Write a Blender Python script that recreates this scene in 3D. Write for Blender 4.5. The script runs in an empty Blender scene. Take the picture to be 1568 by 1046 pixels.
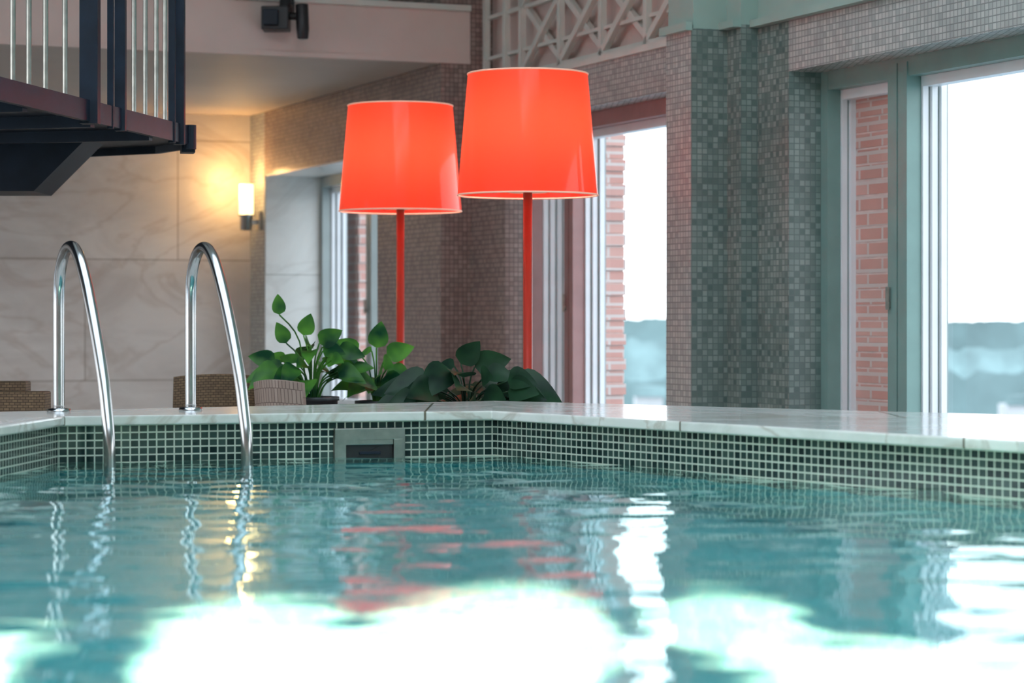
import bpy, bmesh, math, random
from mathutils import Vector, noise, Matrix
random.seed(4)
scn = bpy.context.scene
try:
    scn.view_settings.view_transform = 'Standard'
    scn.view_settings.look = 'None'
except Exception as e:
    print(e)

# ------------------------------------------------------------------ materials
def new_mat(name):
    m = bpy.data.materials.new(name); m.use_nodes = True
    nt = m.node_tree
    b = nt.nodes.get('Principled BSDF')
    return m, nt, b
def N(nt, t, **kw):
    n = nt.nodes.new(t)
    for k, v in kw.items():
        setattr(n, k, v)
    return n
def pmat(name, col, rough=0.5, metal=0.0, var=0.12, scale=12, bump=0.0, emit=None, es=0, coat=0, spec=.5):
    m, nt, b = new_mat(name)
    tc = N(nt, 'ShaderNodeTexCoord')
    no = N(nt, 'ShaderNodeTexNoise'); no.inputs['Scale'].default_value = scale; no.inputs['Detail'].default_value = 4
    nt.links.new(tc.outputs['Object'], no.inputs['Vector'])
    cr = N(nt, 'ShaderNodeValToRGB')
    c0 = [max(0, c*(1-var)) for c in col]; c1 = [min(1, c*(1+var)) for c in col]
    cr.color_ramp.elements[0].position = .3; cr.color_ramp.elements[1].position = .7
    cr.color_ramp.elements[0].color = (*c0, 1); cr.color_ramp.elements[1].color = (*c1, 1)
    nt.links.new(no.outputs['Fac'], cr.inputs['Fac']); nt.links.new(cr.outputs['Color'], b.inputs['Base Color'])
    b.inputs['Roughness'].default_value = rough; b.inputs['Metallic'].default_value = metal
    b.inputs['Coat Weight'].default_value = coat; b.inputs['Specular IOR Level'].default_value = spec
    if bump:
        bp = N(nt, 'ShaderNodeBump'); bp.inputs['Strength'].default_value = bump; bp.inputs['Distance'].default_value = .01
        nt.links.new(no.outputs['Fac'], bp.inputs['Height']); nt.links.new(bp.outputs['Normal'], b.inputs['Normal'])
    if emit:
        b.inputs['Emission Color'].default_value = (*emit, 1); b.inputs['Emission Strength'].default_value = es
    return m
def tile_mat(name, c1, c2, grout, w=.025, h=.025, mort=.0022, rough=.25, offset=0.0, patch=None, bump=.4, bias=0.0, spec=.5):
    m, nt, b = new_mat(name)
    uv = N(nt, 'ShaderNodeUVMap')
    br = N(nt, 'ShaderNodeTexBrick'); br.offset = offset; br.squash = 1.0
    br.inputs['Color1'].default_value = (*c1, 1); br.inputs['Color2'].default_value = (*c2, 1)
    br.inputs['Mortar'].default_value = (*grout, 1); br.inputs['Scale'].default_value = 1
    br.inputs['Mortar Size'].default_value = mort; br.inputs['Mortar Smooth'].default_value = .1
    br.inputs['Bias'].default_value = bias
    br.inputs['Brick Width'].default_value = w; br.inputs['Row Height'].default_value = h
    nt.links.new(uv.outputs['UV'], br.inputs['Vector'])
    no = N(nt, 'ShaderNodeTexNoise'); no.inputs['Scale'].default_value = 2.2; no.inputs['Detail'].default_value = 5
    nt.links.new(uv.outputs['UV'], no.inputs['Vector'])
    mx = N(nt, 'ShaderNodeMixRGB', blend_type='MULTIPLY'); mx.inputs['Fac'].default_value = .5
    cr = N(nt, 'ShaderNodeValToRGB'); cr.color_ramp.elements[0].position = .3; cr.color_ramp.elements[1].position = .65
    cr.color_ramp.elements[0].color = (*(patch or (.65, .65, .65)), 1); cr.color_ramp.elements[1].color = (1, 1, 1, 1)
    nt.links.new(no.outputs['Fac'], cr.inputs['Fac'])
    nt.links.new(br.outputs['Color'], mx.inputs['Color1']); nt.links.new(cr.outputs['Color'], mx.inputs['Color2'])
    nt.links.new(mx.outputs['Color'], b.inputs['Base Color'])
    b.inputs['Roughness'].default_value = rough
    b.inputs['Specular IOR Level'].default_value = spec
    bp = N(nt, 'ShaderNodeBump'); bp.invert = True; bp.inputs['Strength'].default_value = bump; bp.inputs['Distance'].default_value = .002
    nt.links.new(br.outputs['Fac'], bp.inputs['Height']); nt.links.new(bp.outputs['Normal'], b.inputs['Normal'])
    return m
def marble_mat(name, base, vein, dark, w, h, rough=.3, scale=1.6, joint=(.35, .3, .26), mort=.006, offset=.5, vf=.55, c2c=(.8, .8, .82), stretch=(1, 1, 1)):
    m, nt, b = new_mat(name)
    uv = N(nt, 'ShaderNodeUVMap')
    mp = N(nt, 'ShaderNodeMapping'); mp.inputs['Scale'].default_value = stretch; mp.inputs['Rotation'].default_value = (0, 0, .5 if stretch != (1, 1, 1) else 0)
    nt.links.new(uv.outputs['UV'], mp.inputs['Vector'])
    n1 = N(nt, 'ShaderNodeTexNoise'); n1.inputs['Scale'].default_value = scale; n1.inputs['Detail'].default_value = 9; n1.inputs['Distortion'].default_value = 1.2; n1.inputs['Roughness'].default_value = .62
    n2 = N(nt, 'ShaderNodeTexNoise'); n2.inputs['Scale'].default_value = scale*.5; n2.inputs['Detail'].default_value = 12; n2.inputs['Distortion'].default_value = 2.0
    nt.links.new(mp.outputs['Vector'], n1.inputs['Vector']); nt.links.new(mp.outputs['Vector'], n2.inputs['Vector'])
    cr = N(nt, 'ShaderNodeValToRGB'); e = cr.color_ramp.elements
    e[0].position = .3; e[0].color = (*dark, 1); e[1].position = .62; e[1].color = (*base, 1)
    nt.links.new(n1.outputs['Fac'], cr.inputs['Fac'])
    c2 = N(nt, 'ShaderNodeValToRGB'); e = c2.color_ramp.elements
    e[0].position = .47; e[0].color = (0, 0, 0, 1); e[1].position = .5; e[1].color = (1, 1, 1, 1)
    x = c2.color_ramp.elements.new(.53); x.color = (0, 0, 0, 1)
    nt.links.new(n2.outputs['Fac'], c2.inputs['Fac'])
    mu = N(nt, 'ShaderNodeMath', operation='MULTIPLY'); mu.inputs[1].default_value = vf
    nt.links.new(c2.outputs['Color'], mu.inputs[0])
    mx = N(nt, 'ShaderNodeMixRGB'); nt.links.new(mu.outputs[0], mx.inputs['Fac'])
    nt.links.new(cr.outputs['Color'], mx.inputs['Color1']); mx.inputs['Color2'].default_value = (*vein, 1)
    br = N(nt, 'ShaderNodeTexBrick'); br.offset = offset
    br.inputs['Color1'].default_value = (1, 1, 1, 1); br.inputs['Color2'].default_value = (*c2c, 1); br.inputs['Mortar'].default_value = (*joint, 1)
    br.inputs['Scale'].default_value = 1; br.inputs['Mortar Size'].default_value = mort; br.inputs['Brick Width'].default_value = w; br.inputs['Row Height'].default_value = h
    nt.links.new(uv.outputs['UV'], br.inputs['Vector'])
    m2 = N(nt, 'ShaderNodeMixRGB', blend_type='MULTIPLY'); m2.inputs['Fac'].default_value = 1
    nt.links.new(mx.outputs['Color'], m2.inputs['Color1']); nt.links.new(br.outputs['Color'], m2.inputs['Color2'])
    nt.links.new(m2.outputs['Color'], b.inputs['Base Color']); b.inputs['Roughness'].default_value = rough
    return m

M = {}
M['mosaic'] = tile_mat('mosaic_green', (.12, .18, .165), (.31, .38, .345), (.15, .20, .19), patch=(.55, .6, .58))
M['mosaic_light'] = tile_mat('mosaic_light', (.38, .40, .385), (.57, .58, .55), (.27, .28, .27), patch=(.75, .75, .75))
M['mosaic_lampglow'] = tile_mat('mosaic_red_lampglow', (.27, .20, .175), (.42, .32, .28), (.18, .13, .12), patch=(.7, .65, .65))  # beige-grey tile with the red lamps' glow mixed into its colour
M['pool_tile'] = tile_mat('pool_waterline_tile', (.006, .020, .019), (.05, .09, .075), (.56, .60, .50), w=.025, h=.021, mort=.0021, rough=.12, patch=(.6, .6, .6), bump=.5, bias=-.2)
M['pool_blue'] = tile_mat('pool_blue_tile', (.008, .25, .30), (.02, .34, .39), (.08, .43, .47), mort=.0018, rough=.3, patch=(.85, .9, .9))
M['pool_floor'] = tile_mat('pool_floor_tile', (.20, .62, .64), (.27, .69, .70), (.42, .76, .76), w=.05, h=.05, mort=.003, rough=.3, patch=(.85, .92, .92))
M['marble'] = marble_mat('marble_wall', (.78, .75, .72), (.46, .38, .32), (.62, .58, .55), 1.25, .80, rough=.35, scale=1.3, joint=(.5, .46, .42), mort=.004, vf=.35, c2c=(.88, .87, .86), stretch=(1, 2.2, 1))
M['jamb'] = marble_mat('marble_reveal', (.80, .80, .76), (.5, .48, .44), (.66, .66, .62), 1.2, .70, rough=.3, scale=2, joint=(.5, .5, .48), mort=.003, vf=.3)
M['coping'] = marble_mat('marble_coping', (.76, .76, .71), (.38, .31, .24), (.56, .57, .51), 1.05, 3.0, rough=.12, scale=3.5, joint=(.25, .22, .18), mort=.004, offset=0)
M['deck'] = marble_mat('deck_stone', (.42, .38, .33), (.3, .25, .2), (.33, .3, .27), .5, .5, rough=.4)
M['pinkwall'] = pmat('plaster_pink', (.74, .59, .53), .7, var=.05, scale=3)
M['soffit'] = pmat('plaster_soffit', (.66, .59, .53), .6, var=.04, scale=2)
M['ceil'] = pmat('plaster_ceiling', (.75, .76, .74), .7, var=.04, scale=2)
M['green'] = pmat('paint_pale_green', (.34, .48, .43), .5, var=.06, scale=4)
M['greenframe'] = pmat('paint_green_frame', (.19, .32, .29), .35, var=.06, scale=9)
M['redframe'] = pmat('red_brown_frame', (.36, .20, .19), .4, var=.08, scale=9)  # red-brown base colour for the window frame
M['greyframe'] = pmat('paint_grey_frame', (.33, .38, .37), .4, var=.06, scale=9)
M['white'] = pmat('paint_white', (.82, .84, .86), .35, var=.03, scale=9)
M['latt'] = pmat('paint_lattice', (.70, .70, .64), .5, var=.05, scale=9)
M['brick'] = tile_mat('brick_red', (.62, .33, .28), (.70, .42, .36), (.68, .58, .54), w=.18, h=.06, mort=.008, rough=.8, offset=.5)
M['mortar'] = pmat('brick_mortar', (.66, .52, .48), .9)
M['chrome'] = pmat('chrome', (.50, .51, .51), .16, 1.0, var=.05)
M['steel'] = pmat('brushed_steel', (.42, .42, .38), .3, 1.0, var=.15, scale=30)
M['black'] = pmat('black_plastic_and_shade', (.015, .015, .017), .4, var=.2)
M['iron'] = pmat('painted_iron_blueblack', (.007, .014, .026), .42, 0.0, var=.3, spec=.3)
M['redmetal'] = pmat('red_lacquer', (.42, .035, .02), .35, var=.05, coat=.2)
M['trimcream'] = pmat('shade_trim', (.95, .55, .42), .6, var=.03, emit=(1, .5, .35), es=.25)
M['wicker'] = tile_mat('wicker_brown', (.20, .13, .075), (.30, .20, .11), (.08, .05, .03), w=.02, h=.010, mort=.0012, rough=.6, offset=.5, bump=1)
M['wicker2'] = tile_mat('wicker_rose', (.36, .27, .22), (.45, .35, .29), (.2, .14, .12), w=.012, h=.05, mort=.0012, rough=.6, offset=.5, bump=1)
M['wood'] = pmat('wood_leg', (.16, .09, .05), .5, var=.2, scale=20)
M['pot'] = pmat('planter_charcoal', (.035, .04, .045), .4, var=.2)
M['soil'] = pmat('soil', (.05, .035, .025), .95, var=.3, scale=60, bump=.5)
M['sconceglass'] = pmat('sconce_glass', (.95, .8, .55), .3, var=.02, emit=(1, .66, .28), es=4)
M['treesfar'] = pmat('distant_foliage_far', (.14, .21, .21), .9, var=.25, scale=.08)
M['trees'] = pmat('distant_foliage', (.20, .29, .29), .9, var=.35, scale=.12)  # distance haze mixed into the foliage colour
M['land'] = pmat('distant_land', (.29, .35, .38), .9, var=.25, scale=.02)  # land colour paled and blued by painted-in haze
M['house'] = pmat('distant_building', (.5, .5, .5), .8, var=.1, scale=.2)

def leaf_mat(name, c0, c1):
    m, nt, b = new_mat(name)
    tc = N(nt, 'ShaderNodeTexCoord'); no = N(nt, 'ShaderNodeTexNoise'); no.inputs['Scale'].default_value = 9
    nt.links.new(tc.outputs['Object'], no.inputs['Vector'])
    cr = N(nt, 'ShaderNodeValToRGB'); cr.color_ramp.elements[0].position = .35; cr.color_ramp.elements[1].position = .65
    cr.color_ramp.elements[0].color = (*c0, 1); cr.color_ramp.elements[1].color = (*c1, 1)
    nt.links.new(no.outputs['Fac'], cr.inputs['Fac']); nt.links.new(cr.outputs['Color'], b.inputs['Base Color'])
    b.inputs['Roughness'].default_value = .38
    b.inputs['Specular IOR Level'].default_value = .35
    tr = N(nt, 'ShaderNodeBsdfTranslucent'); nt.links.new(cr.outputs['Color'], tr.inputs['Color'])
    mx = N(nt, 'ShaderNodeMixShader'); mx.inputs['Fac'].default_value = .4
    out = nt.nodes['Material Output']
    nt.links.new(b.outputs[0], mx.inputs[1]); nt.links.new(tr.outputs[0], mx.inputs[2]); nt.links.new(mx.outputs[0], out.inputs['Surface'])
    return m
M['leaf'] = leaf_mat('leaf_bright_green', (.008, .07, .03), (.12, .38, .05))
M['leafdark'] = leaf_mat('leaf_dark_green', (.008, .032, .018), (.025, .08, .035))

def shade_mat():
    m, nt, b = new_mat('lampshade_red_fabric')
    tc = N(nt, 'ShaderNodeTexCoord'); no = N(nt, 'ShaderNodeTexNoise'); no.inputs['Scale'].default_value = 3
    nt.links.new(tc.outputs['Object'], no.inputs['Vector'])
    cr = N(nt, 'ShaderNodeValToRGB'); cr.color_ramp.elements[0].color = (.92, .045, .02, 1); cr.color_ramp.elements[1].color = (.96, .055, .025, 1)
    nt.links.new(no.outputs['Fac'], cr.inputs['Fac'])
    b.inputs['Roughness'].default_value = .4; b.inputs['Specular IOR Level'].default_value = .3
    b.inputs['Coat Weight'].default_value = .7; b.inputs['Coat Roughness'].default_value = .05
    nt.links.new(cr.outputs['Color'], b.inputs['Base Color'])
    tr = N(nt, 'ShaderNodeBsdfTranslucent'); tr.inputs['Color'].default_value = (1, .085, .035, 1)
    mx = N(nt, 'ShaderNodeMixShader'); mx.inputs['Fac'].default_value = .45
    out = nt.nodes['Material Output']
    nt.links.new(b.outputs[0], mx.inputs[1]); nt.links.new(tr.outputs[0], mx.inputs[2]); nt.links.new(mx.outputs[0], out.inputs['Surface'])
    return m
M['shade'] = shade_mat()
def glass_pane():
    m, nt, b = new_mat('window_glass'); nt.nodes.remove(b)
    t = N(nt, 'ShaderNodeBsdfTransparent'); t.inputs['Color'].default_value = (.97, .99, .99, 1)
    g = N(nt, 'ShaderNodeBsdfGlossy'); g.inputs['Roughness'].default_value = .02
    mx = N(nt, 'ShaderNodeMixShader'); out = nt.nodes['Material Output']
    mx.inputs['Fac'].default_value = .05
    nt.links.new(t.outputs[0], mx.inputs[1]); nt.links.new(g.outputs[0], mx.inputs[2]); nt.links.new(mx.outputs[0], out.inputs['Surface'])
    return m
M['glass'] = glass_pane()
def water_mat():
    m, nt, b = new_mat('pool_water'); nt.nodes.remove(b)
    g = N(nt, 'ShaderNodeBsdfGlass'); g.inputs['Color'].default_value = (.84, .985, .98, 1); g.inputs['IOR'].default_value = 1.33; g.inputs['Roughness'].default_value = 0.0
    tc = N(nt, 'ShaderNodeTexCoord'); no = N(nt, 'ShaderNodeTexNoise'); no.inputs['Scale'].default_value = 16; no.inputs['Detail'].default_value = 2
    bp = N(nt, 'ShaderNodeBump'); bp.inputs['Strength'].default_value = .1; bp.inputs['Distance'].default_value = .01
    nt.links.new(tc.outputs['Object'], no.inputs['Vector']); nt.links.new(no.outputs['Fac'], bp.inputs['Height']); nt.links.new(bp.outputs['Normal'], g.inputs['Normal'])
    nt.links.new(g.outputs[0], nt.nodes['Material Output'].inputs['Surface'])
    return m
M['water'] = water_mat()

# ------------------------------------------------------------------ mesh builder
class MB:
    def __init__(s):
        s.v = []; s.f = []; s.uv = []; s.mi = []; s.mats = []; s.sm = []
    def m(s, key):
        if key not in s.mats: s.mats.append(key)
        return s.mats.index(key)
    def face(s, pts, uvs, key, smooth=False):
        i = len(s.v); s.v += [tuple(p) for p in pts]; s.f.append(list(range(i, i+len(pts)))); s.uv.append(uvs); s.mi.append(s.m(key)); s.sm.append(smooth)
    def prism(s, pts, z0, z1, key, topkey=None):
        n = len(pts); d = 0
        for i in range(n):
            a = pts[i]; b = pts[(i+1) % n]; L = math.hypot(b[0]-a[0], b[1]-a[1])
            s.face([(a[0], a[1], z0), (b[0], b[1], z0), (b[0], b[1], z1), (a[0], a[1], z1)], [(d, z0), (d+L, z0), (d+L, z1), (d, z1)], key)
            d += L
        s.face([(p[0], p[1], z1) for p in pts], [(p[0], p[1]) for p in pts], topkey or key)
        s.face([(p[0], p[1], z0) for p in reversed(pts)], [(p[0], p[1]) for p in reversed(pts)], key)
    def lathe(s, cx, cy, prof, key, n=32, smooth=True, cap=False):
        for i in range(n):
            a0 = 2*math.pi*i/n; a1 = 2*math.pi*(i+1)/n
            for (r0, z0), (r1, z1) in zip(prof[:-1], prof[1:]):
                p = [(cx+r0*math.cos(a0), cy+r0*math.sin(a0), z0), (cx+r0*math.cos(a1), cy+r0*math.sin(a1), z0), (cx+r1*math.cos(a1), cy+r1*math.sin(a1), z1), (cx+r1*math.cos(a0), cy+r1*math.sin(a0), z1)]
                s.face(p, [(a0*r0, z0), (a1*r0, z0), (a1*r0, z1), (a0*r0, z1)], key, smooth)
    def tube(s, path, r, key, n=12):
        P = [Vector(p) for p in path]; rr = r if isinstance(r, (list, tuple)) else [r]*len(P)
        rings = []; up = Vector((0.13, 0.31, .94)).normalized()
        t0 = (P[1]-P[0]).normalized(); x = t0.cross(up)
        if x.length < .1: x = t0.cross(Vector((1, 0, 0)))
        x.normalize()
        for i, p in enumerate(P):
            t = (P[min(i+1, len(P)-1)]-P[max(i-1, 0)]).normalized()
            x = (x-t*x.dot(t)).normalized(); y = t.cross(x)
            rings.append([p+(x*math.cos(2*math.pi*k/n)+y*math.sin(2*math.pi*k/n))*rr[i] for k in range(n)])
        for a, b in zip(rings[:-1], rings[1:]):
            for k in range(n):
                k2 = (k+1) % n
                s.face([a[k], a[k2], b[k2], b[k]], [(k/n, 0), ((k+1)/n, 0), ((k+1)/n, 1), (k/n, 1)], key, True)
        for rg in (list(reversed(rings[0])), rings[-1]):
            s.face(rg, [(0, 0)]*n, key)
    def beam(s, a, b, w, h, key, side=None):
        a = Vector(a); b = Vector(b); t = (b-a).normalized()
        sd = Vector(side) if side else (t.cross(Vector((0, 0, 1))) if abs(t.z) < .95 else Vector((1, 0, 0)))
        sd = (sd-t*sd.dot(t)).normalized(); u = t.cross(sd); L = (b-a).length
        c = [sd*w/2*i+u*h/2*j for i, j in ((-1, -1), (1, -1), (1, 1), (-1, 1))]
        for k in range(4):
            q = c[k]; r = c[(k+1) % 4]; W = (r-q).length
            s.face([a+q, a+r, b+r, b+q], [(0, 0), (W, 0), (W, L), (0, L)], key)
        s.face([a+q for q in reversed(c)], [(0, 0), (w, 0), (w, h), (0, h)], key); s.face([b+q for q in c], [(0, 0), (w, 0), (w, h), (0, h)], key)
    def build(s, name, parent=None, bevel=0, merge=True):
        me = bpy.data.meshes.new(name); me.from_pydata(s.v, [], s.f)
        uvl = me.uv_layers.new(name='UVMap')
        for p, u, mi, sm in zip(me.polygons, s.uv, s.mi, s.sm):
            p.material_index = mi; p.use_smooth = sm
            for li, c in zip(p.loop_indices, u): uvl.data[li].uv = c
        for k in s.mats: me.materials.append(M[k])
        bm = bmesh.new(); bm.from_mesh(me)
        if merge: bmesh.ops.remove_doubles(bm, verts=bm.verts, dist=1e-5)
        bmesh.ops.recalc_face_normals(bm, faces=bm.faces)
        bm.to_mesh(me); bm.free()
        o = bpy.data.objects.new(name, me); scn.collection.objects.link(o)
        if parent: o.parent = parent
        if bevel:
            b = o.modifiers.new('bevel', 'BEVEL'); b.width = bevel; b.segments = 2; b.limit_method = 'ANGLE'
        return o
def empty(name, loc=(0, 0, 0)):
    e = bpy.data.objects.new(name, None); e.location = loc; scn.collection.objects.link(e); e.empty_display_size = .1
    return e

# ------------------------------------------------------------------ building frame: s runs along the window wall, o points outdoors
def W(s_, o_): return (-.4+.38*s_+.925*o_, 13-.925*s_+.38*o_)
def WB(mb, s0, s1, o0, o1, z0, z1, key, topkey=None):
    mb.prism([W(s0, o0), W(s0, o1), W(s1, o1), W(s1, o0)][::-1], z0, z1, key, topkey)
FL = -.45; SOF = 1.78; LED = 2.09; MT = 1.64; TOP = 3.5

# --- right (window) wall
w = MB()
WB(w, -3.9, -3.263, 0, .5, FL, TOP, 'mosaic_light')
WB(w, -3.263, -.985, 0, .5, 1.36, TOP, 'mosaic_lampglow')
WB(w, -3.263, -.985, 0, .5, FL, -.25, 'mosaic')
WB(w, -.985, .049, 0, .5, FL, TOP, 'mosaic_lampglow')
WB(w, .049, .541, .17, .5, FL, MT, 'mosaic_lampglow')
WB(w, .049, .541, .30, .5, MT, TOP, 'pinkwall')
WB(w, .541, 2.80, .17, .5, 1.42, MT, 'mosaic_light')
WB(w, .541, 2.80, .30, .5, MT, TOP, 'pinkwall')
WB(w, .541, 2.80, .17, .5, FL, -.25, 'mosaic')
WB(w, 2.80, 3.037, 0, .5, FL, MT-.01, 'mosaic_light')
WB(w, 2.80, 3.037, 0.01, .5, MT-.01, TOP, 'green')
WB(w, 3.037, 3.166, .17, .5, FL, MT, 'mosaic')
WB(w, 3.037, 3.166, .17, .5, MT, TOP, 'green')
WB(w, 3.166, 3.433, .25, .5, FL, MT, 'mosaic')
WB(w, 3.166, 3.433, .25, .5, MT, TOP, 'green')
WB(w, 3.433, 6.0, .25, .5, 1.42, MT, 'mosaic_light')
WB(w, 3.433, 6.0, .25, .5, MT, TOP, 'green')
WB(w, 3.433, 6.0, .25, .5, FL, -.25, 'mosaic')
WB(w, 6.0, 7.0, .25, .5, FL, MT, 'mosaic'); WB(w, 6.0, 15.2, .25, .5, MT, TOP, 'green')
WB(w, 7.0, 12.0, .25, .5, 1.42, MT, 'mosaic'); WB(w, 7.0, 12, .25, .5, FL, -.25, 'mosaic')
WB(w, 12.0, 15.2, .25, .5, FL, MT, 'mosaic')
w.build('wall_right', merge=False)
t = MB()
WB(t, 3.034, 3.040, .002, .17, FL, MT-.01, 'mosaic'); t.build('trim_1')
t = MB()
WB(t, -3.265, -3.255, .004, .385, -.25, 1.36, 'jamb'); WB(t, -3.255, -.985, .01, .385, 1.352, 1.362, 'jamb'); t.build('trim_6')
# exterior brick skin with toothed ends
t = MB()
def brickend(s0, s1, z0=-1.2, z1=2.4, o0=.52, o1=.70):
    z = z0; k = 0
    while z < z1:
        e = .014 if k % 2 else 0
        WB(t, s0, s1+e, o0, o1+.004*(k % 2), z, z+.056, 'brick'); WB(t, s0, s1-.004, o0+.002, o1-.002, z+.056, z+.064, 'mortar')
        z += .064; k += 1
brickend(-1.2, .87); brickend(2.9, 3.79); brickend(-4.6, -3.15, o0=.62, o1=.8); brickend(6.2, 7.3)
t.build('wall_exterior_brick', merge=False)
# cornice
t = MB()
WB(t, 3.037, 3.168, .13, .17, MT-.012, MT+.018, 'green'); WB(t, 3.166, 6.2, .21, .25, MT-.012, MT+.018, 'green'); WB(t, 2.79, 3.05, -.03, 0.0, MT-.02, MT+.015, 'green')
WB(t, 3.037, 3.166, .11, .17, 1.95, 2.0, 'green')
t.build('trim_2')
t = MB(); WB(t, .06, 2.79, .155, .17, MT-.02, MT+.01, 'latt'); t.build('trim_3')

# --- other walls
w = MB(); WB(w, -3.9, -3.6, -8, 0, FL, LED, 'marble'); w.build('wall_back')
w = MB(); WB(w, -1.0, -.8, -8, 0, LED+.002, TOP, 'green'); w.build('wall_upper_back')
w = MB()
WB(w, -3.9, -3.3, -8.2, -8, FL, TOP, 'pinkwall'); WB(w, -3.3, -.3, -8.2, -8, 1.6, TOP, 'pinkwall'); WB(w, -3.3, -.3, -8.2, -8, FL, -.2, 'pinkwall')  # openings cut in the unseen left wall to let extra daylight in
WB(w, -.3, 2.0, -8.2, -8, FL, TOP, 'pinkwall'); WB(w, 2.0, 7.5, -8.2, -8, 2.3, TOP, 'pinkwall'); WB(w, 2.0, 7.5, -8.2, -8, FL, -.2, 'pinkwall')
WB(w, 7.5, 15.2, -8.2, -8, FL, TOP, 'pinkwall'); w.build('wall_left', merge=False)
w = MB(); WB(w, 15, 15.2, -8, .25, FL, TOP, 'pinkwall'); w.build('wall_front')
w = MB(); WB(w, -3.6, .049, -8, -.002, SOF, LED, 'pinkwall', 'pinkwall')
WB(w, -3.59, .03, -8, -.004, SOF-.004, SOF, 'soffit')
WB(w, .049, .0495, -8, .168, SOF, LED, 'pinkwall')
w.build('ceiling_soffit')
t = MB(); WB(t, .05, .075, -8, .165, LED-.03, LED, 'latt'); WB(t, .05, .062, -8, .165, SOF-.004, SOF+.02, 'pinkwall'); t.build('trim_4')
w = MB()
WB(w, -1.0, 4.5, -8, .5, TOP, TOP+.15, 'ceil'); WB(w, 12, 15.2, -8, .5, TOP, TOP+.15, 'ceil')
WB(w, 4.5, 12, -8, -6.2, TOP, TOP+.15, 'ceil'); WB(w, 4.5, 12, -1.2, .5, TOP, TOP+.15, 'ceil')  # ceiling left open above the pool to let sky light in
w.build('ceiling', merge=False)
t = MB()
for k in range(1, 5):
    s_ = 4.5+7.5*k/5; WB(t, s_-.04, s_+.04, -6.2, -1.2, TOP, TOP+.12, 'white')
WB(t, 4.5, 12, -3.74, -3.66, TOP, TOP+.12, 'white')
t.build('added_skylight_bars', merge=False)  # bars across the unseen roof opening added for top light

# --- pool geometry
A = (-1.262, 6.73); B = (-.052, 7.154); C = (1.14, 5.385); D = (2.9, 2.774); E = (2.9, 1.2); F = (-1.70, 1.2)
pool = [A, B, C, D, E, F]
outer = [(-1.9, 6.765), (-.06, 8.0), (2.6, 5.87), (3.4, 3.9), (3.4, .6), (-2.3, .6)]
def inset(poly, d):
    n = len(poly); out = []; cx = sum(p[0] for p in poly)/n; cy = sum(p[1] for p in poly)/n
    for i in range(n):
        p0 = Vector(poly[i-1]); p1 = Vector(poly[i]); p2 = Vector(poly[(i+1) % n])
        def nr(a, b):
            e = (b-a).normalized(); q = Vector((-e.y, e.x))
            return q if q.dot(Vector((cx, cy))-a) > 0 else -q
        n1 = nr(p0, p1); n2 = nr(p1, p2); b = (n1+n2).normalized()
        out.append(tuple(p1+b*(d/max(.3, b.dot(n1)))))
    return out
c = MB(); inn = inset(pool, .018); out2 = inset(outer, -.02)
n = 6
for i in range(n):
    j = (i+1) % n; a = inn[i]; b = inn[j]; a2 = out2[i]; b2 = out2[j]; L = math.hypot(b[0]-a[0], b[1]-a[1]); z0 = .106; z1 = .132
    o_ = i*3.3
    c.face([(*a, z1), (*b, z1), (*b2, z1), (*a2, z1)], [(o_, .1), (o_+L, .1), (o_+L, .9), (o_, .9)], 'coping')
    c.face([(*a, z0), (*b, z0), (*b2, z0), (*a2, z0)], [(o_, .1), (o_+L, .1), (o_+L, .9), (o_, .9)], 'coping')
    c.face([(*a, z0), (*b, z0), (*b, z1), (*a, z1)], [(o_, .07), (o_+L, .07), (o_+L, .1), (o_, .1)], 'coping')
    c.face([(*a2, z0), (*b2, z0), (*b2, z1), (*a2, z1)], [(o_, .9), (o_+L, .9), (o_+L, .93), (o_, .93)], 'coping')
c.build('pool_coping', bevel=.005)
p = MB(); d = 0
for i in range(n):
    j = (i+1) % n; a = pool[i]; b = pool[j]; L = math.hypot(b[0]-a[0], b[1]-a[1])
    for z0, z1, k in ((-.25, .106, 'pool_tile'), (-1.2, -.25, 'pool_blue')):
        p.face([(*a, z0), (*b, z0), (*b, z1), (*a, z1)], [(d, z0), (d+L, z0), (d+L, z1), (d, z1)], k)
    a2 = outer[i]; b2 = outer[j]
    p.face([(*a2, -1.3), (*b2, -1.3), (*b2, .106), (*a2, .106)], [(d, -1.3), (d+L, -1.3), (d+L, .106), (d, .106)], 'mosaic')
    p.face([(*a, .106), (*b, .106), (*b2, .106), (*a2, .106)], [(0, 0)]*4, 'deck')
    d += L
p.face([(*q, -1.2) for q in pool], [q for q in pool], 'pool_floor')
p.build('swimming_pool_basin')
# water surface
def wave(x, y):
    v = Vector((x, y*1.0, 0))
    h = .0045*noise.noise(v*2.1)+.0043*noise.noise(Vector((x*4.5+3, y*6.5, 7)))+.0021*noise.noise(Vector((x*9, y*15, 2)))
    return h
bm = bmesh.new(); st = .025; nx = int(4.9/st); ny = int(6.3/st)
vs = [[bm.verts.new((-1.9+i*st, 1.0+j*st, wave(-1.9+i*st, 1.0+j*st))) for i in range(nx+1)] for j in range(ny+1)]
for j in range(ny):
    for i in range(nx):
        bm.faces.new((vs[j][i], vs[j][i+1], vs[j+1][i+1], vs[j+1][i]))
cen = Vector((.5, 3.8, 0))
for i in range(n):
    a = Vector((*pool[i], 0)); b = Vector((*pool[(i+1) % n], 0)); e = (b-a).normalized(); nn = Vector((-e.y, e.x, 0))
    if nn.dot(cen-a) > 0: nn = -nn
    bmesh.ops.bisect_plane(bm, geom=bm.verts[:]+bm.edges[:]+bm.faces[:], plane_co=a-nn*.001, plane_no=nn, clear_outer=True)
bmesh.ops.recalc_face_normals(bm, faces=bm.faces)
me = bpy.data.meshes.new('pool_water'); bm.to_mesh(me); bm.free()
if me.polygons[0].normal.z < 0: me.flip_normals()
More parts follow.
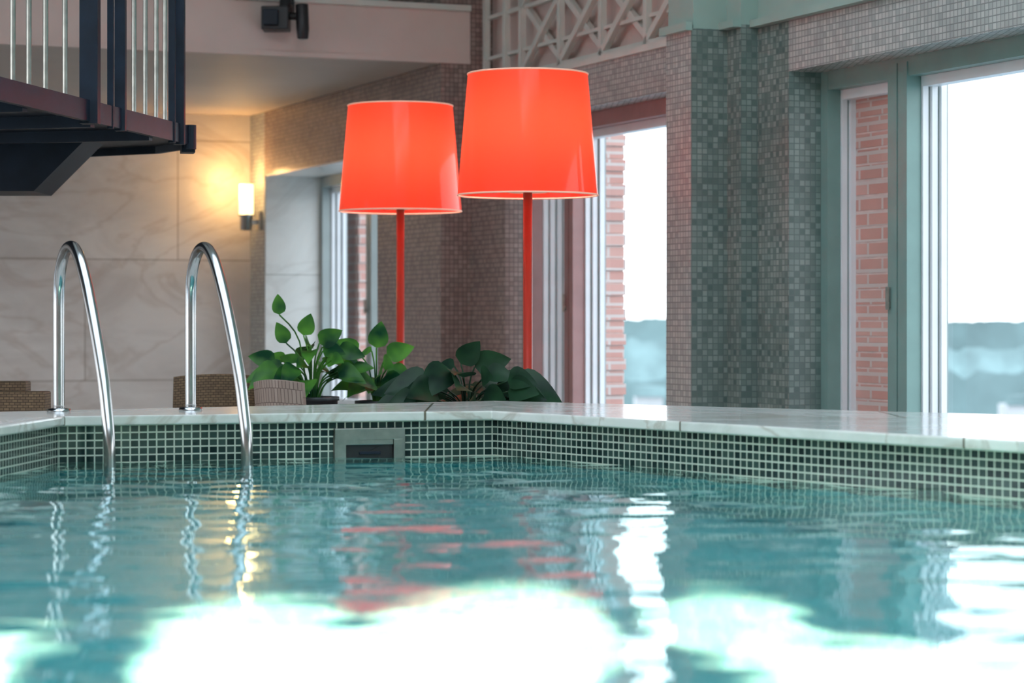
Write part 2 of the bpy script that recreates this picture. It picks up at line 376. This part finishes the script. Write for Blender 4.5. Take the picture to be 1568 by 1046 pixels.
for q in me.polygons: q.use_smooth = True
me.materials.append(M['water'])
ob = bpy.data.objects.new('pool_water', me); scn.collection.objects.link(ob)

# deck floor (ring round the pool body)
f = MB()
R = [W(-3.9, .5), W(15.2, .5), W(15.2, -8.2), W(-3.9, -8.2)]
def clipbox():
    bmf = bmesh.new(); vv = [bmf.verts.new((x, y, FL)) for x, y in R]; bmf.faces.new(vv)
    for (pc, pn) in (((-2.3, 0, 0), (1, 0, 0)), ((3.4, 0, 0), (1, 0, 0)), ((0, .6, 0), (0, 1, 0)), ((0, 8.0, 0), (0, 1, 0))):
        bmesh.ops.bisect_plane(bmf, geom=bmf.verts[:]+bmf.edges[:]+bmf.faces[:], plane_co=pc, plane_no=pn)
    for fc in list(bmf.faces):
        q = fc.calc_center_median()
        if not (-2.3 < q.x < 3.4 and .6 < q.y < 8.0):
            f.face([v.co[:] for v in fc.verts], [(v.co.x, v.co.y) for v in fc.verts], 'deck')
    bmf.free()
clipbox()
f.face([(-2.3, 6.497+.0, FL), (-1.9, 6.765, FL), (-.06, 8.0, FL), (-2.3, 8.0, FL)], [(-2.3, 6.5), (-1.9, 6.77), (-.06, 8), (-2.3, 8)], 'deck')
f.face([(-.06, 8.0, FL), (2.6, 5.87, FL), (3.4, 3.9, FL), (3.4, 8.0, FL)], [(-.06, 8), (2.6, 5.87), (3.4, 3.9), (3.4, 8)], 'deck')
f.build('floor')

# skimmer
ex = Vector((.944, .331, 0)); en = Vector((.331, -.944, 0))
s0 = Vector((-.417, 7.026, 0))
sk = MB()
def sb(x0, x1, z0, z1, t0, t1, key):
    q = [s0+ex*x0+en*t0, s0+ex*x1+en*t0, s0+ex*x1+en*t1, s0+ex*x0+en*t1]
    sk.prism([(v.x, v.y) for v in q], z0, z1, key)
sb(-.105, .105, .054, .086, 0, .018, 'steel'); sb(-.105, -.072, -.045, .054, 0, .018, 'steel'); sb(.072, .105, -.045, .054, 0, .018, 'steel'); sb(-.072, .072, -.045, -.018, 0, .018, 'steel')
sb(-.072, .072, -.018, .054, .001, .004, 'black')  # dark plate painted in place of the skimmer's shaded opening
sb(-.072, .072, .038, .054, .004, .012, 'steel')
sb(-.03, .035, .010, .018, .004, .010, 'iron')
sk.build('pool_skimmer', bevel=.002)

# ladder
lad = empty('pool_ladder')
prof = [(0, -.62), (0, -.2), (0, 0), (.012, .08), (.06, .16), (.13, .25), (.28, .385), (.42, .49), (.55, .565), (.66, .602), (.76, .612), (.86, .600), (.94, .565), (.985, .52), (1.0, .46), (1.0, .3), (1.0, .133)]
def cr_interp(P, k=6):
    o = []
    for i in range(len(P)-1):
        p0 = P[max(i-1, 0)]; p1 = P[i]; p2 = P[i+1]; p3 = P[min(i+2, len(P)-1)]
        for j in range(k):
            t_ = j/k; o.append(.5*((2*p1)+(p2-p0)*t_+(2*p0-5*p1+4*p2-p3)*t_*t_+(3*p1-p0-3*p2+p3)*t_**3))
    o.append(P[-1]); return o
for nm, F0, B0 in (('rail_1', (-1.095, 6.58), (-1.329, 7.09)), ('rail_2', (-.7315, 6.67), (-.9556, 7.19))):
    r = MB()
    P = [Vector((F0[0]+(B0[0]-F0[0])*t_, F0[1]+(B0[1]-F0[1])*t_, z)) for t_, z in prof]
    r.tube(cr_interp(P), .0165, 'chrome', 20)
    r.lathe(B0[0], B0[1], [(.0155, .142), (.034, .140), (.036, .133)], 'chrome', 24)
    r.build(nm, lad)
for k, z in enumerate((-.2, -.38, -.56)):
    r = MB(); r.beam((-1.095, 6.58, z), (-.7315, 6.67, z), .02, .07, 'steel', (0, 0, 1)); r.build('tread_%d' % (k+1), lad)

# unseen lamps added under water for the bright floor patches and turquoise glow
def area(name, loc, target, size, energy, col=(1, 1, 1), sy=None, spread=None):
    l = bpy.data.lights.new(name, 'AREA'); l.energy = energy; l.size = size; l.color = col
    if sy: l.shape = 'RECTANGLE'; l.size_y = sy
    if spread: l.spread = spread
    o = bpy.data.objects.new(name, l); o.location = loc
    o.rotation_euler = (Vector(target)-Vector(loc)).to_track_quat('-Z', 'Y').to_euler(); scn.collection.objects.link(o); return o
def spot(name, loc, target, energy, ang, blend, col=(1, 1, 1), r=.03):
    l = bpy.data.lights.new(name, 'SPOT'); l.energy = energy; l.spot_size = math.radians(ang); l.spot_blend = blend; l.color = col; l.shadow_soft_size = r
    o = bpy.data.objects.new(name, l); o.location = loc
    o.rotation_euler = (Vector(target)-Vector(loc)).to_track_quat('-Z', 'Y').to_euler(); scn.collection.objects.link(o); return o
LC = (1, .62, .42)
spot('added_patch_spot', (-.3, 1.3, -.12), (-.44, 4.05, -1.2), 12500, 9, .25, LC)
spot('added_patch_spot.001', (-.3, 1.3, -.12), (-.06, 4.15, -1.2), 12500, 9.5, .25, LC)
spot('added_patch_spot.002', (-.3, 1.3, -.12), (-.22, 3.55, -1.2), 10500, 13, .45, LC)
spot('added_patch_spot.003', (.5, 1.3, -.12), (.42, 4.45, -1.2), 11000, 5, .3, LC)
spot('added_patch_spot.004', (.5, 1.3, -.12), (.60, 3.85, -1.2), 10500, 7.5, .3, LC)
spot('added_patch_spot.005', (-1.0, 1.3, -.12), (-.90, 4.15, -1.2), 11000, 3.6, .4, LC)
spot('added_patch_spot.006', (-1.0, 1.3, -.12), (-.68, 3.70, -1.2), 8500, 2.5, .5, LC)
area('added_teal_light', (-1.2, 1.25, -.5), (-.3, 6, -.6), .4, 10, (.45, 1, 1))  # added teal fill to tint and brighten the pool
area('added_teal_light.001', (1.8, 1.25, -.5), (.6, 6, -.6), .4, 6, (.45, 1, 1))

# ------------------------------------------------------------------ windows
def make_window(name, s0, s1, mull, o, z0, z1, fk, fw=.055, deep=.06):
    e = empty(name, (*W((s0+s1)/2, o), (z0+z1)/2))
    def add(nm, mb, bevel=.003):
        ob = mb.build(nm, None, bevel, merge=False); ob.parent = e; ob.matrix_parent_inverse = Matrix.Translation(-Vector(e.location))
    fr = MB()
    WB(fr, s0, s0+fw, o, o+deep, z0, z1, fk); WB(fr, s1-fw, s1, o, o+deep, z0, z1, fk)
    WB(fr, s0+fw, s1-fw, o+.002, o+deep, z1-.075, z1, fk); WB(fr, s0+fw, s1-fw, o+.002, o+deep, z0, z0+.09, fk)
    for a, b in mull:
        WB(fr, a, (a+b)/2-.003, o-.006, o+deep, z0+.02, z1-.02, fk); WB(fr, (a+b)/2+.003, b, o-.004, o+deep, z0+.02, z1-.02, fk)
        WB(fr, (a+b)/2-.003, (a+b)/2+.003, o+.01, o+deep, z0+.02, z1-.02, fk)
    add('frame', fr)
    sh = MB()
    starts = [(s0, s0+fw)]+list(mull)
    ends = [m_[0] for m_ in mull]+[s1-fw]
    for i, ((a, b), en_) in enumerate(zip(starts, ends)):
        for k in range(3):
            WB(sh, b-.01, b+.012+.012*k, o+deep+.002+.034*k, o+deep+.026+.034*k, z0+.05, z1-.05, 'white')
            WB(sh, b-.01, b+.006+.012*k, o+deep+.026+.034*k, o+deep+.036+.034*k, z0+.05, z1-.05, 'greyframe')
        WB(sh, en_-.03, en_+.01, o+deep+.002, o+deep+.09, z0+.05, z1-.05, 'white')
        WB(sh, b+.01, en_, o+deep+.002, o+deep+.06, z1-.115, z1-.055, 'white'); WB(sh, b+.01, en_, o+deep+.002, o+deep+.06, z0+.05, z0+.13, 'white')
    add('sash', sh, .002)
    g = MB()
    g.face([(*W(s0+fw, o+deep+.07), z0+.05), (*W(s1-fw, o+deep+.07), z0+.05), (*W(s1-fw, o+deep+.07), z1-.05), (*W(s0+fw, o+deep+.07), z1-.05)], [(0, 0)]*4, 'glass'); add('pane', g, 0)
    h = MB()
    for a, b in mull:
        q = W(a-.012+.03, o-.02); h.beam((*q, .44), (*q, .53), .012, .014, 'steel'); h.beam((*W(a+.018, o-.02), .46), (*W(a+.018, o+.0), .46), .014, .02, 'steel')
    add('handle', h, .001)
    return e
make_window('window_1', -3.263, -.985, [(-2.30, -2.20)], .385, -.25, 1.36, 'greyframe')
make_window('window_2', .541, 2.80, [(1.03, 1.13)], .30, -.25, 1.42, 'redframe')
make_window('window_3', 3.433, 6.0, [(3.97, 4.107)], .40, -.25, 1.42, 'greenframe')
make_window('window_4', 7.0, 12.0, [(8.6, 8.7), (10.3, 10.4)], .40, -.25, 1.42, 'greenframe')
def simple_window(name, s0, s1, o, z0, z1, bars):
    e = empty(name, (*W((s0+s1)/2, o), (z0+z1)/2)); fr = MB()
    for a, b, c_, d_ in ((s0, s0+.06, z0, z1), (s1-.06, s1, z0, z1), (s0+.06, s1-.06, z0, z0+.06), (s0+.06, s1-.06, z1-.06, z1)): WB(fr, a, b, o, o+.06, c_, d_, 'white')
    for q in bars: WB(fr, q-.03, q+.03, o, o+.06, z0+.06, z1-.06, 'white')
    ob = fr.build('frame', None, .003, merge=False); ob.parent = e; ob.matrix_parent_inverse = Matrix.Translation(-Vector(e.location))
simple_window('added_window_5', -3.3, -.3, -8.13, -.2, 1.6, (-2.3, -1.3))  # unseen windows added to brighten the back and window walls
simple_window('added_window_6', 2.0, 7.5, -8.13, -.2, 2.3, (3.1, 4.2, 5.3, 6.4))
t = MB(); WB(t, .541, .60, .36, .56, -.25, 1.42, 'white'); WB(t, .541, .575, .56, .62, -.25, 1.42, 'white'); t.build('trim_5')

# lattice truss on upper wall
L = MB(); zt = 2.5
def lb(sa, za, sb_, zb, wd=.03, oo=.235):
    L.beam((*W(sa, oo), za), (*W(sb_, oo), zb), .03, wd, 'latt', (.925, .38, 0))
lb(.10, 1.67, 2.8, 1.67, .03); lb(.10, 1.80, 2.8, 1.80, .018, .25)
for sv in (.12, .40, .62, 1.12, 1.62, 2.12, 2.62): lb(sv, 1.65, sv, 2.6, .034)
for k in range(4):
    a = .62+.5*k
    lb(a, 1.68, a+.5, 2.02, .034); lb(a+.5, 1.68, a, 2.02, .034, .262); lb(a, 2.02, a+.5, 2.38, .034); lb(a+.5, 2.02, a, 2.38, .034, .262)
lb(.10, 2.02, 2.8, 2.02, .02, .25)
L.build('lattice_truss', merge=False)

# ------------------------------------------------------------------ floor lamps
def floor_lamp(name, x, y):
    e = empty(name, (x, y, FL))
    def add(nm, mb, bev=0):
        ob = mb.build(nm, None, bev); ob.parent = e; ob.matrix_parent_inverse = Matrix.Translation(-Vector(e.location)); return ob
    b = MB(); b.lathe(x, y, [(0, FL), (.16, FL), (.16, FL+.018), (.05, FL+.03), (.018, FL+.05), (.018, .93), (0, .93)], 'redmetal', 40); add('base_and_pole', b)
    s = MB(); s.lathe(x, y, [(.276, .89), (.2357, 1.365)], 'shade', 72); so = add('shade', s)
    t = MB()
    for r, z in ((.2757, .89), (.2362, 1.365)):
        t.tube([(x+r*math.cos(a*math.pi/36), y+r*math.sin(a*math.pi/36), z) for a in range(73)], .0035, 'trimcream', 8)
    add('shade_trim', t)
    d = MB(); d.lathe(x, y, [(.018, .905), (.075, .900), (.08, .912), (.02, .925)], 'trimcream', 36)
    for k in range(3):
        a = k*2.094+.5; d.beam((x, y, .92), (x+.272*math.cos(a), y+.272*math.sin(a), .905), .005, .005, 'redmetal')
    d.lathe(x, y, [(0, .93), (.03, .95), (.045, 1.0), (.04, 1.05), (0, 1.08)], 'white', 20)
    add('fitting', d)
    for i, z in enumerate((1.14, )):
        l = bpy.data.lights.new('bulb', 'POINT'); l.energy = 8; l.color = (1, .84, .7); l.shadow_soft_size = .06
        o = bpy.data.objects.new('bulb', l); o.location = (0, 0, z-FL); o.parent = e; scn.collection.objects.link(o)
floor_lamp('floor_lamp', .062, 9.5)
floor_lamp('floor_lamp.001', -.503, 10.9)

# sconce
e = empty('wall_sconce', (*W(-3.35, -.1), 1.1)); x, y = W(-3.35, -.1)
b = MB(); b.lathe(x, y, [(0, 1.10), (.047, 1.10), (.048, 1.30), (0.04, 1.302)], 'sconceglass', 28)
b.lathe(x, y, [(0, .995), (.04, .995), (.04, 1.085), (.052, 1.09), (.052, 1.10), (0, 1.10)], 'chrome', 28)
b.beam((x, y, 1.05), (*W(-3.35, 0), 1.05), .03, .03, 'steel'); b.beam((*W(-3.35, -.012), 1.0), (*W(-3.35, -.012), 1.12), .08, .02, 'steel', (.38, -.925, 0))
o = b.build('fixture'); o.parent = e; o.matrix_parent_inverse = Matrix.Translation(-Vector(e.location))
for dz, en_ in ((.25, 5), (.12, 2)):
    l = bpy.data.lights.new('sconce_bulb', 'POINT'); l.energy = en_; l.color = (1, .55, .2); l.shadow_soft_size = .05
    q = W(-3.35, -.16); o = bpy.data.objects.new('sconce_bulb', l); o.location = Vector((q[0], q[1], 1.1+dz))-Vector(e.location); o.parent = e; scn.collection.objects.link(o)

# ceiling spotlight / projector on fascia
e = empty('wall_spotlight', (-1.14, 12.55, 1.95))
b = MB()
b.beam((-1.16, 12.62, 2.09), (-1.16, 12.62, 1.98), .05, .05, 'black'); b.tube([(-1.17, 12.62, 2.10), (-1.17, 12.5, 2.08), (-1.17, 12.46, 2.0)], .03, 'black', 14)
b.beam((-1.29, 12.50, 1.955), (-1.15, 12.50, 1.955), .14, .12, 'black', (0, 1, 0))
b.beam((-1.24, 12.42, 1.955), (-1.24, 12.40, 1.955), .08, .08, 'iron')
b.tube([(-1.085, 12.48, 2.03), (-1.08, 12.48, 1.9), (-1.08, 12.48, 1.85)], [.033, .033, .028], 'black', 20)
b.tube([(-1.16, 12.5, 1.97), (-1.08, 12.5, 1.97)], .02, 'black', 12)
b.beam((-1.16, 12.66, 2.03), (-1.15, 12.5, 2.0), .03, .05, 'black')
o = b.build('housing', bevel=.006); o.parent = e; o.matrix_parent_inverse = Matrix.Translation(-Vector(e.location))

# ------------------------------------------------------------------ staircase
e = empty('spiral_staircase', (-1.9, 8.5, FL))
def addp(nm, mb, bev=0):
    ob = mb.build(nm, None, bev, merge=False); ob.parent = e; ob.matrix_parent_inverse = Matrix.Translation(-Vector(e.location)); return ob
b = MB()
rim = [(-1.66, 6.55), (-1.535, 7.25), (-1.37, 8.2), (-1.215, 9.08), (-1.25, 9.3), (-1.40, 9.55), (-1.72, 9.75), (-2.7, 9.8), (-2.7, 6.55)]
b.prism(rim[::-1], 1.085, 1.105, 'iron'); addp('landing_plate', b, .004)
b = MB()
for a, c_ in zip(rim[:-3], rim[1:-2]): b.beam((*a, 1.092), (*c_, 1.092), .022, .07, 'iron')
b.beam((-1.215, 9.08, 1.075), (-1.235, 9.18, 1.075), .05, .09, 'iron'); addp('rim', b, .004)
b = MB()
P = [(-1.60, 1.085), (-1.80, .885), (-2.7, .885), (-2.7, 1.085)]
for y0, y1 in ((9.1, 9.45),):
    b.face([(px_, y0, z) for px_, z in P], [(0, 0)]*4, 'iron'); b.face([(px_, y1, z) for px_, z in P], [(0, 0)]*4, 'iron')
    for i in range(4):
        p0 = P[i]; p1 = P[(i+1) % 4]; b.face([(p0[0], y0, p0[1]), (p1[0], y0, p1[1]), (p1[0], y1, p1[1]), (p0[0], y1, p0[1])], [(0, 0)]*4, 'iron')
addp('support_beam', b)
b = MB(); b.tube([(-2.6, 9.3, FL), (-2.6, 9.3, 2.6)], .09, 'iron', 24); addp('column', b)
b = MB()
for yy in (7.0, 7.5, 8.1, 8.7): b.beam((-1.535+.1757*(yy-7.25)-.02, yy, 1.07), (-2.6, yy+.35, 1.07), .03, .05, 'iron')
addp('ribs', b)
def rp(Y): return (-1.535+.1757*(Y-7.25), Y)
b = MB()
for Y in (7.1, 7.2, 7.35, 7.48, 7.62, 7.79, 8.46, 8.58, 8.70, 8.80): b.tube([(*rp(Y), 1.1), (*rp(Y), 2.1)], .0085, 'steel', 10)
addp('balusters', b)
b = MB()
for Y, wd in ((8.02, .06), (8.22, .02), (8.32, .036), (8.88, .024), (8.965, .04)): b.beam((*rp(Y), 1.05), (*rp(Y), 2.12), wd, wd, 'iron')
b.beam((*rp(6.6), 2.12), (*rp(9.0), 2.12), .05, .04, 'iron')
b.tube([(-1.205, 9.06, 1.04), (-1.205, 9.06, 1.13)], .022, 'iron', 14)
addp('posts_and_handrail', b, .003)
b = MB()
for k in range(5):
    z = .93-.2*k-.05
    a0 = math.radians(200+22*k)
    for_ = [(-2.6+.1*math.cos(a0), 9.3+.1*math.sin(a0)), (-2.6+.75*math.cos(a0-.2), 9.3+.4*math.sin(a0-.2)), (-2.6+.75*math.cos(a0+.2), 9.3+.4*math.sin(a0+.2))]
    b.prism(for_, z, z+.03, 'iron')
addp('steps', b)

# ------------------------------------------------------------------ chairs
def chair(name, x, y, ang, key, wd=.30, top=.17, lean=.05, seat=-.14):
    e = empty(name, (x, y, FL)); ca, sa = math.cos(ang), math.sin(ang)
    def T(a, b, z): return (x+ca*a-sa*b, y+sa*a+ca*b, z)
    m = MB(); nseg = 8
    for i in range(nseg):   # curved backrest
        def pt(k, z):
            t_ = -1+2*k/nseg; f_ = (z-seat)/(top-seat)
            return T(t_*wd/2*(1-.04*f_), .15-.05*t_*t_+lean*f_, z+.012*(1-t_*t_)*f_)
        def pt2(k, z):
            q = pt(k, z); return (q[0]-sa*.025, q[1]+ca*.025, q[2])
        L_ = wd/nseg
        for fn in (pt, pt2):
            m.face([fn(i, seat), fn(i+1, seat), fn(i+1, top), fn(i, top)], [(i*L_, seat), ((i+1)*L_, seat), ((i+1)*L_, top), (i*L_, top)], key)
        m.face([pt(i, top), pt(i+1, top), pt2(i+1, top), pt2(i, top)], [(i*L_, 0), ((i+1)*L_, 0), ((i+1)*L_, .025), (i*L_, .025)], key)
        if i == 0: m.face([pt(0, seat), pt(0, top), pt2(0, top), pt2(0, seat)], [(0, 0), (0, .3), (.03, .3), (.03, 0)], key)
        if i == nseg-1: m.face([pt(nseg, seat), pt(nseg, top), pt2(nseg, top), pt2(nseg, seat)], [(0, 0), (0, .3), (.03, .3), (.03, 0)], key)
    q = [T(-wd/2, -.17, 0), T(wd/2, -.17, 0), T(wd/2, .15, 0), T(-wd/2, .15, 0)]
    m.prism([(v[0], v[1]) for v in q], seat-.04, seat, key)
    for a in (-1, 1):
        m.beam(T(a*wd/2, -.16, seat+.13), T(a*wd/2, .14, seat+.15), .03, .02, key); m.beam(T(a*wd/2, -.15, seat), T(a*wd/2, -.15, seat+.13), .025, .025, key)
    for a in (-1, 1):
        for b_ in (-.15, .13): m.beam(T(a*(wd/2-.02), b_, FL), T(a*(wd/2-.02), b_, seat-.03), .025, .025, 'wood')
    o = m.build('frame', None, .002); o.parent = e; o.matrix_parent_inverse = Matrix.Translation(-Vector(e.location))
chair('wicker_armchair', -1.165, 9.6, math.radians(180+8), 'wicker', .37, .178, .03)
chair('wicker_armchair.001', -.765, 8.72, math.radians(180-22), 'wicker2', .20, .178, .05)
e = empty('rattan_sofa', (-1.85, 9.0, FL)); m = MB()
m.prism([(-2.45, 8.8), (-1.70, 8.8), (-1.70, 8.92), (-2.45, 8.92)], FL, .138, 'wicker')
m.prism([(-2.45, 8.95), (-1.80, 8.95), (-1.80, 9.05), (-2.45, 9.05)], -.1, .172, 'wicker')
m.prism([(-2.45, 8.92), (-1.70, 8.92), (-1.70, 9.5), (-2.45, 9.5)], FL, -.1, 'wicker')
o = m.build('frame', None, .006); o.parent = e; o.matrix_parent_inverse = Matrix.Translation(-Vector(e.location))

# ------------------------------------------------------------------ plants
def leaf(mb, base, dirv, up, L_, Wd, key, droop=.35, fold=.18):
    d = Vector(dirv).normalized(); s = d.cross(Vector(up)).normalized(); u = s.cross(d).normalized()
    n_ = 8; rows = []
    for i in range(n_+1):
        t_ = i/n_; wv = Wd*(math.sin(math.pi*min(1, t_**.62))**.85 if 0 < t_ < 1 else 0)*.5
        c_ = Vector(base)+d*L_*t_-Vector((0, 0, 1))*droop*L_*t_*t_
        rows.append([c_-s*wv+u*fold*wv, c_-s*wv*.5+u*fold*wv*.35, c_, c_+s*wv*.5+u*fold*wv*.35, c_+s*wv+u*fold*wv])
    for a, b in zip(rows[:-1], rows[1:]):
        for k in range(4): mb.face([a[k], a[k+1], b[k+1], b[k]], [(k/4, 0), (k/4+.25, 0), (k/4+.25, 1), (k/4, 1)], key, True)
def plant(name, x, y, rim, pr, spread, h, nl, key, L0, rs, extra=()):
    random.seed(rs); e = empty(name, (x, y, FL))
    def add(nm, mb):
        ob = mb.build(nm, None, 0); ob.parent = e; ob.matrix_parent_inverse = Matrix.Translation(-Vector(e.location))
    p_ = MB(); p_.lathe(x, y, [(0, FL), (pr*.72, FL), (pr, rim), (pr*1.06, rim), (pr*1.06, rim+.015), (pr*.93, rim+.015), (pr*.9, rim-.03)], 'pot', 36); p_.lathe(x, y, [(0, rim-.02), (pr*.92, rim-.02)], 'soil', 36); add('pot', p_)
    lv = MB()
    items = []
    for i in range(nl):
        a = 2*math.pi*(i*.381966)+random.uniform(-.3, .3); rr = spread*random.uniform(.25, 1.0); hh = h*random.uniform(.25, 1.0)*(1.1-.45*rr/spread)
        items.append((rr*math.cos(a), rr*math.sin(a)*.7, hh, a, L0*random.uniform(.75, 1.2), None))
    for q in extra: items.append(q)
    for dx, dy, hh, a, LL, ud in items:
        b0 = Vector((x+dx*.12, y+dy*.12, rim-.02)); tip = Vector((x+dx, y+dy, rim+hh))
        mid = (b0+tip)/2+Vector((-dx*.18, -dy*.18, hh*.22))
        lv.tube(cr_interp([b0, mid, tip], 4), .0032, key, 6)
        d = Vector((math.cos(a)*1.0, math.sin(a)*.7-.15, random.uniform(-.25, .55)))
        up = Vector((-math.cos(a)*.5+random.uniform(-.4, .4), -.95, .6)); dr = random.uniform(.25, .6)
        if ud is not None: d = Vector((math.cos(a), -.1, ud)); up = Vector((.15, -1, .1)); dr = .1
        leaf(lv, tip, d, up, LL, LL*random.uniform(.6, .75), key, dr)
    add('foliage', lv)
plant('potted_pothos', -.77, 9.3, .09, .10, .16, .24, 30, 'leaf', .11, 3, [(-.125, 0, .33, 1.7, .09, 2.0), (-.10, 0.02, .22, 1.9, .10, .8), (-.03, -.02, .25, 1.2, .10, 1.2), (.03, -.02, .22, .5, .11, .6), (.10, 0, .20, .2, .11, -.2), (-.14, 0, .15, 3.0, .11, .3)])
plant('potted_pothos.001', -.53, 9.45, .07, .08, .08, .23, 18, 'leaf', .12, 8, [(.0, 0, .22, 1.4, .12, 1.0), (.04, 0, .19, .4, .12, .4), (-.07, 0, .20, 2.7, .12, .5), (.05, 0, .15, 0, .12, -1.0)])
plant('potted_peace_lily', -.165, 8.75, .05, .11, .22, .19, 42, 'leafdark', .155, 5, [(-.02, 0, .19, 1.2, .12, .5), (.03, 0, .18, .4, .14, .3)])

# ------------------------------------------------------------------ outdoors
g = MB(); g.face([(-900, 20, -26), (3000, 20, -26), (3000, 2600, -26), (-900, 2600, -26)], [(0, 0)]*4, 'land')
g.face([(-900, -900, -26.2), (3000, -900, -26.2), (3000, 20, -26.2), (-900, 20, -26.2)], [(0, 0)]*4, 'land'); g.build('ground_outside')
t = MB(); random.seed(2)
def ridge(Y, zb, zt, amp, x0, x1, stp, key):
    x = x0; prev = None
    while x < x1:
        z = zt+amp*(.8*noise.noise(Vector((x*.012, Y, 0)))+.5*noise.noise(Vector((x*.11, Y, 5)))+.6*noise.noise(Vector((x*.37, Y, 5))))
        if prev: t.face([(prev[0], Y, zb), (x, Y, zb), (x, Y+6, z), (prev[0], Y+6, prev[1])], [(0, 0)]*4, key)
        prev = (x, z); x += stp
ridge(700, -26, .4, 1.6, -300, 700, 1.2, 'treesfar'); ridge(560, -26, -5.5, 3, -200, 500, 1.2, 'trees'); ridge(420, -26, -9, 3, -200, 400, 1.2, 'treesfar'); ridge(240, -26, -10, 2.5, -100, 250, .8, 'trees')
t.build('distant_treeline')
t = MB()
for x, y, w_, h_ in ((18.5, 360, 4, 9), (78, 380, 6, 7), (23, 330, 4, 5)):
    t.prism([(x, y), (x+w_, y), (x+w_, y+8), (x, y+8)], -26, -26+h_+6, 'house')
    t.prism([(x-.5, y-.5), (x+w_+.5, y-.5), (x+w_/2, y+4)], -26+h_+6, -26+h_+7.5, 'trees')
t.build('distant_houses', merge=False)

# world
wd = bpy.data.worlds.new('sky'); scn.world = wd; wd.use_nodes = True; nt = wd.node_tree
bg = nt.nodes['Background']; bg.inputs['Strength'].default_value = 3.4
tc = N(nt, 'ShaderNodeTexCoord'); sx = N(nt, 'ShaderNodeSeparateXYZ'); cr = N(nt, 'ShaderNodeValToRGB')
cr.color_ramp.elements[0].position = 0; cr.color_ramp.elements[0].color = (.95, .97, 1, 1); cr.color_ramp.elements[1].position = .8; cr.color_ramp.elements[1].color = (.70, .84, 1, 1)
nt.links.new(tc.outputs['Generated'], sx.inputs[0]); nt.links.new(sx.outputs['Z'], cr.inputs['Fac']); nt.links.new(cr.outputs['Color'], bg.inputs['Color'])

# camera
cd = bpy.data.cameras.new('camera'); cam = bpy.data.objects.new('camera', cd); scn.collection.objects.link(cam)
cam.location = (0, 0, .4); cam.rotation_euler = (math.radians(90), 0, 0)
cd.sensor_width = 36; cd.lens = 85; cd.shift_y = -33/1568; cd.clip_end = 5000; cd.clip_start = .05
cd.dof.use_dof = True; cd.dof.focus_distance = 8.0; cd.dof.aperture_fstop = 4.0
scn.camera = cam
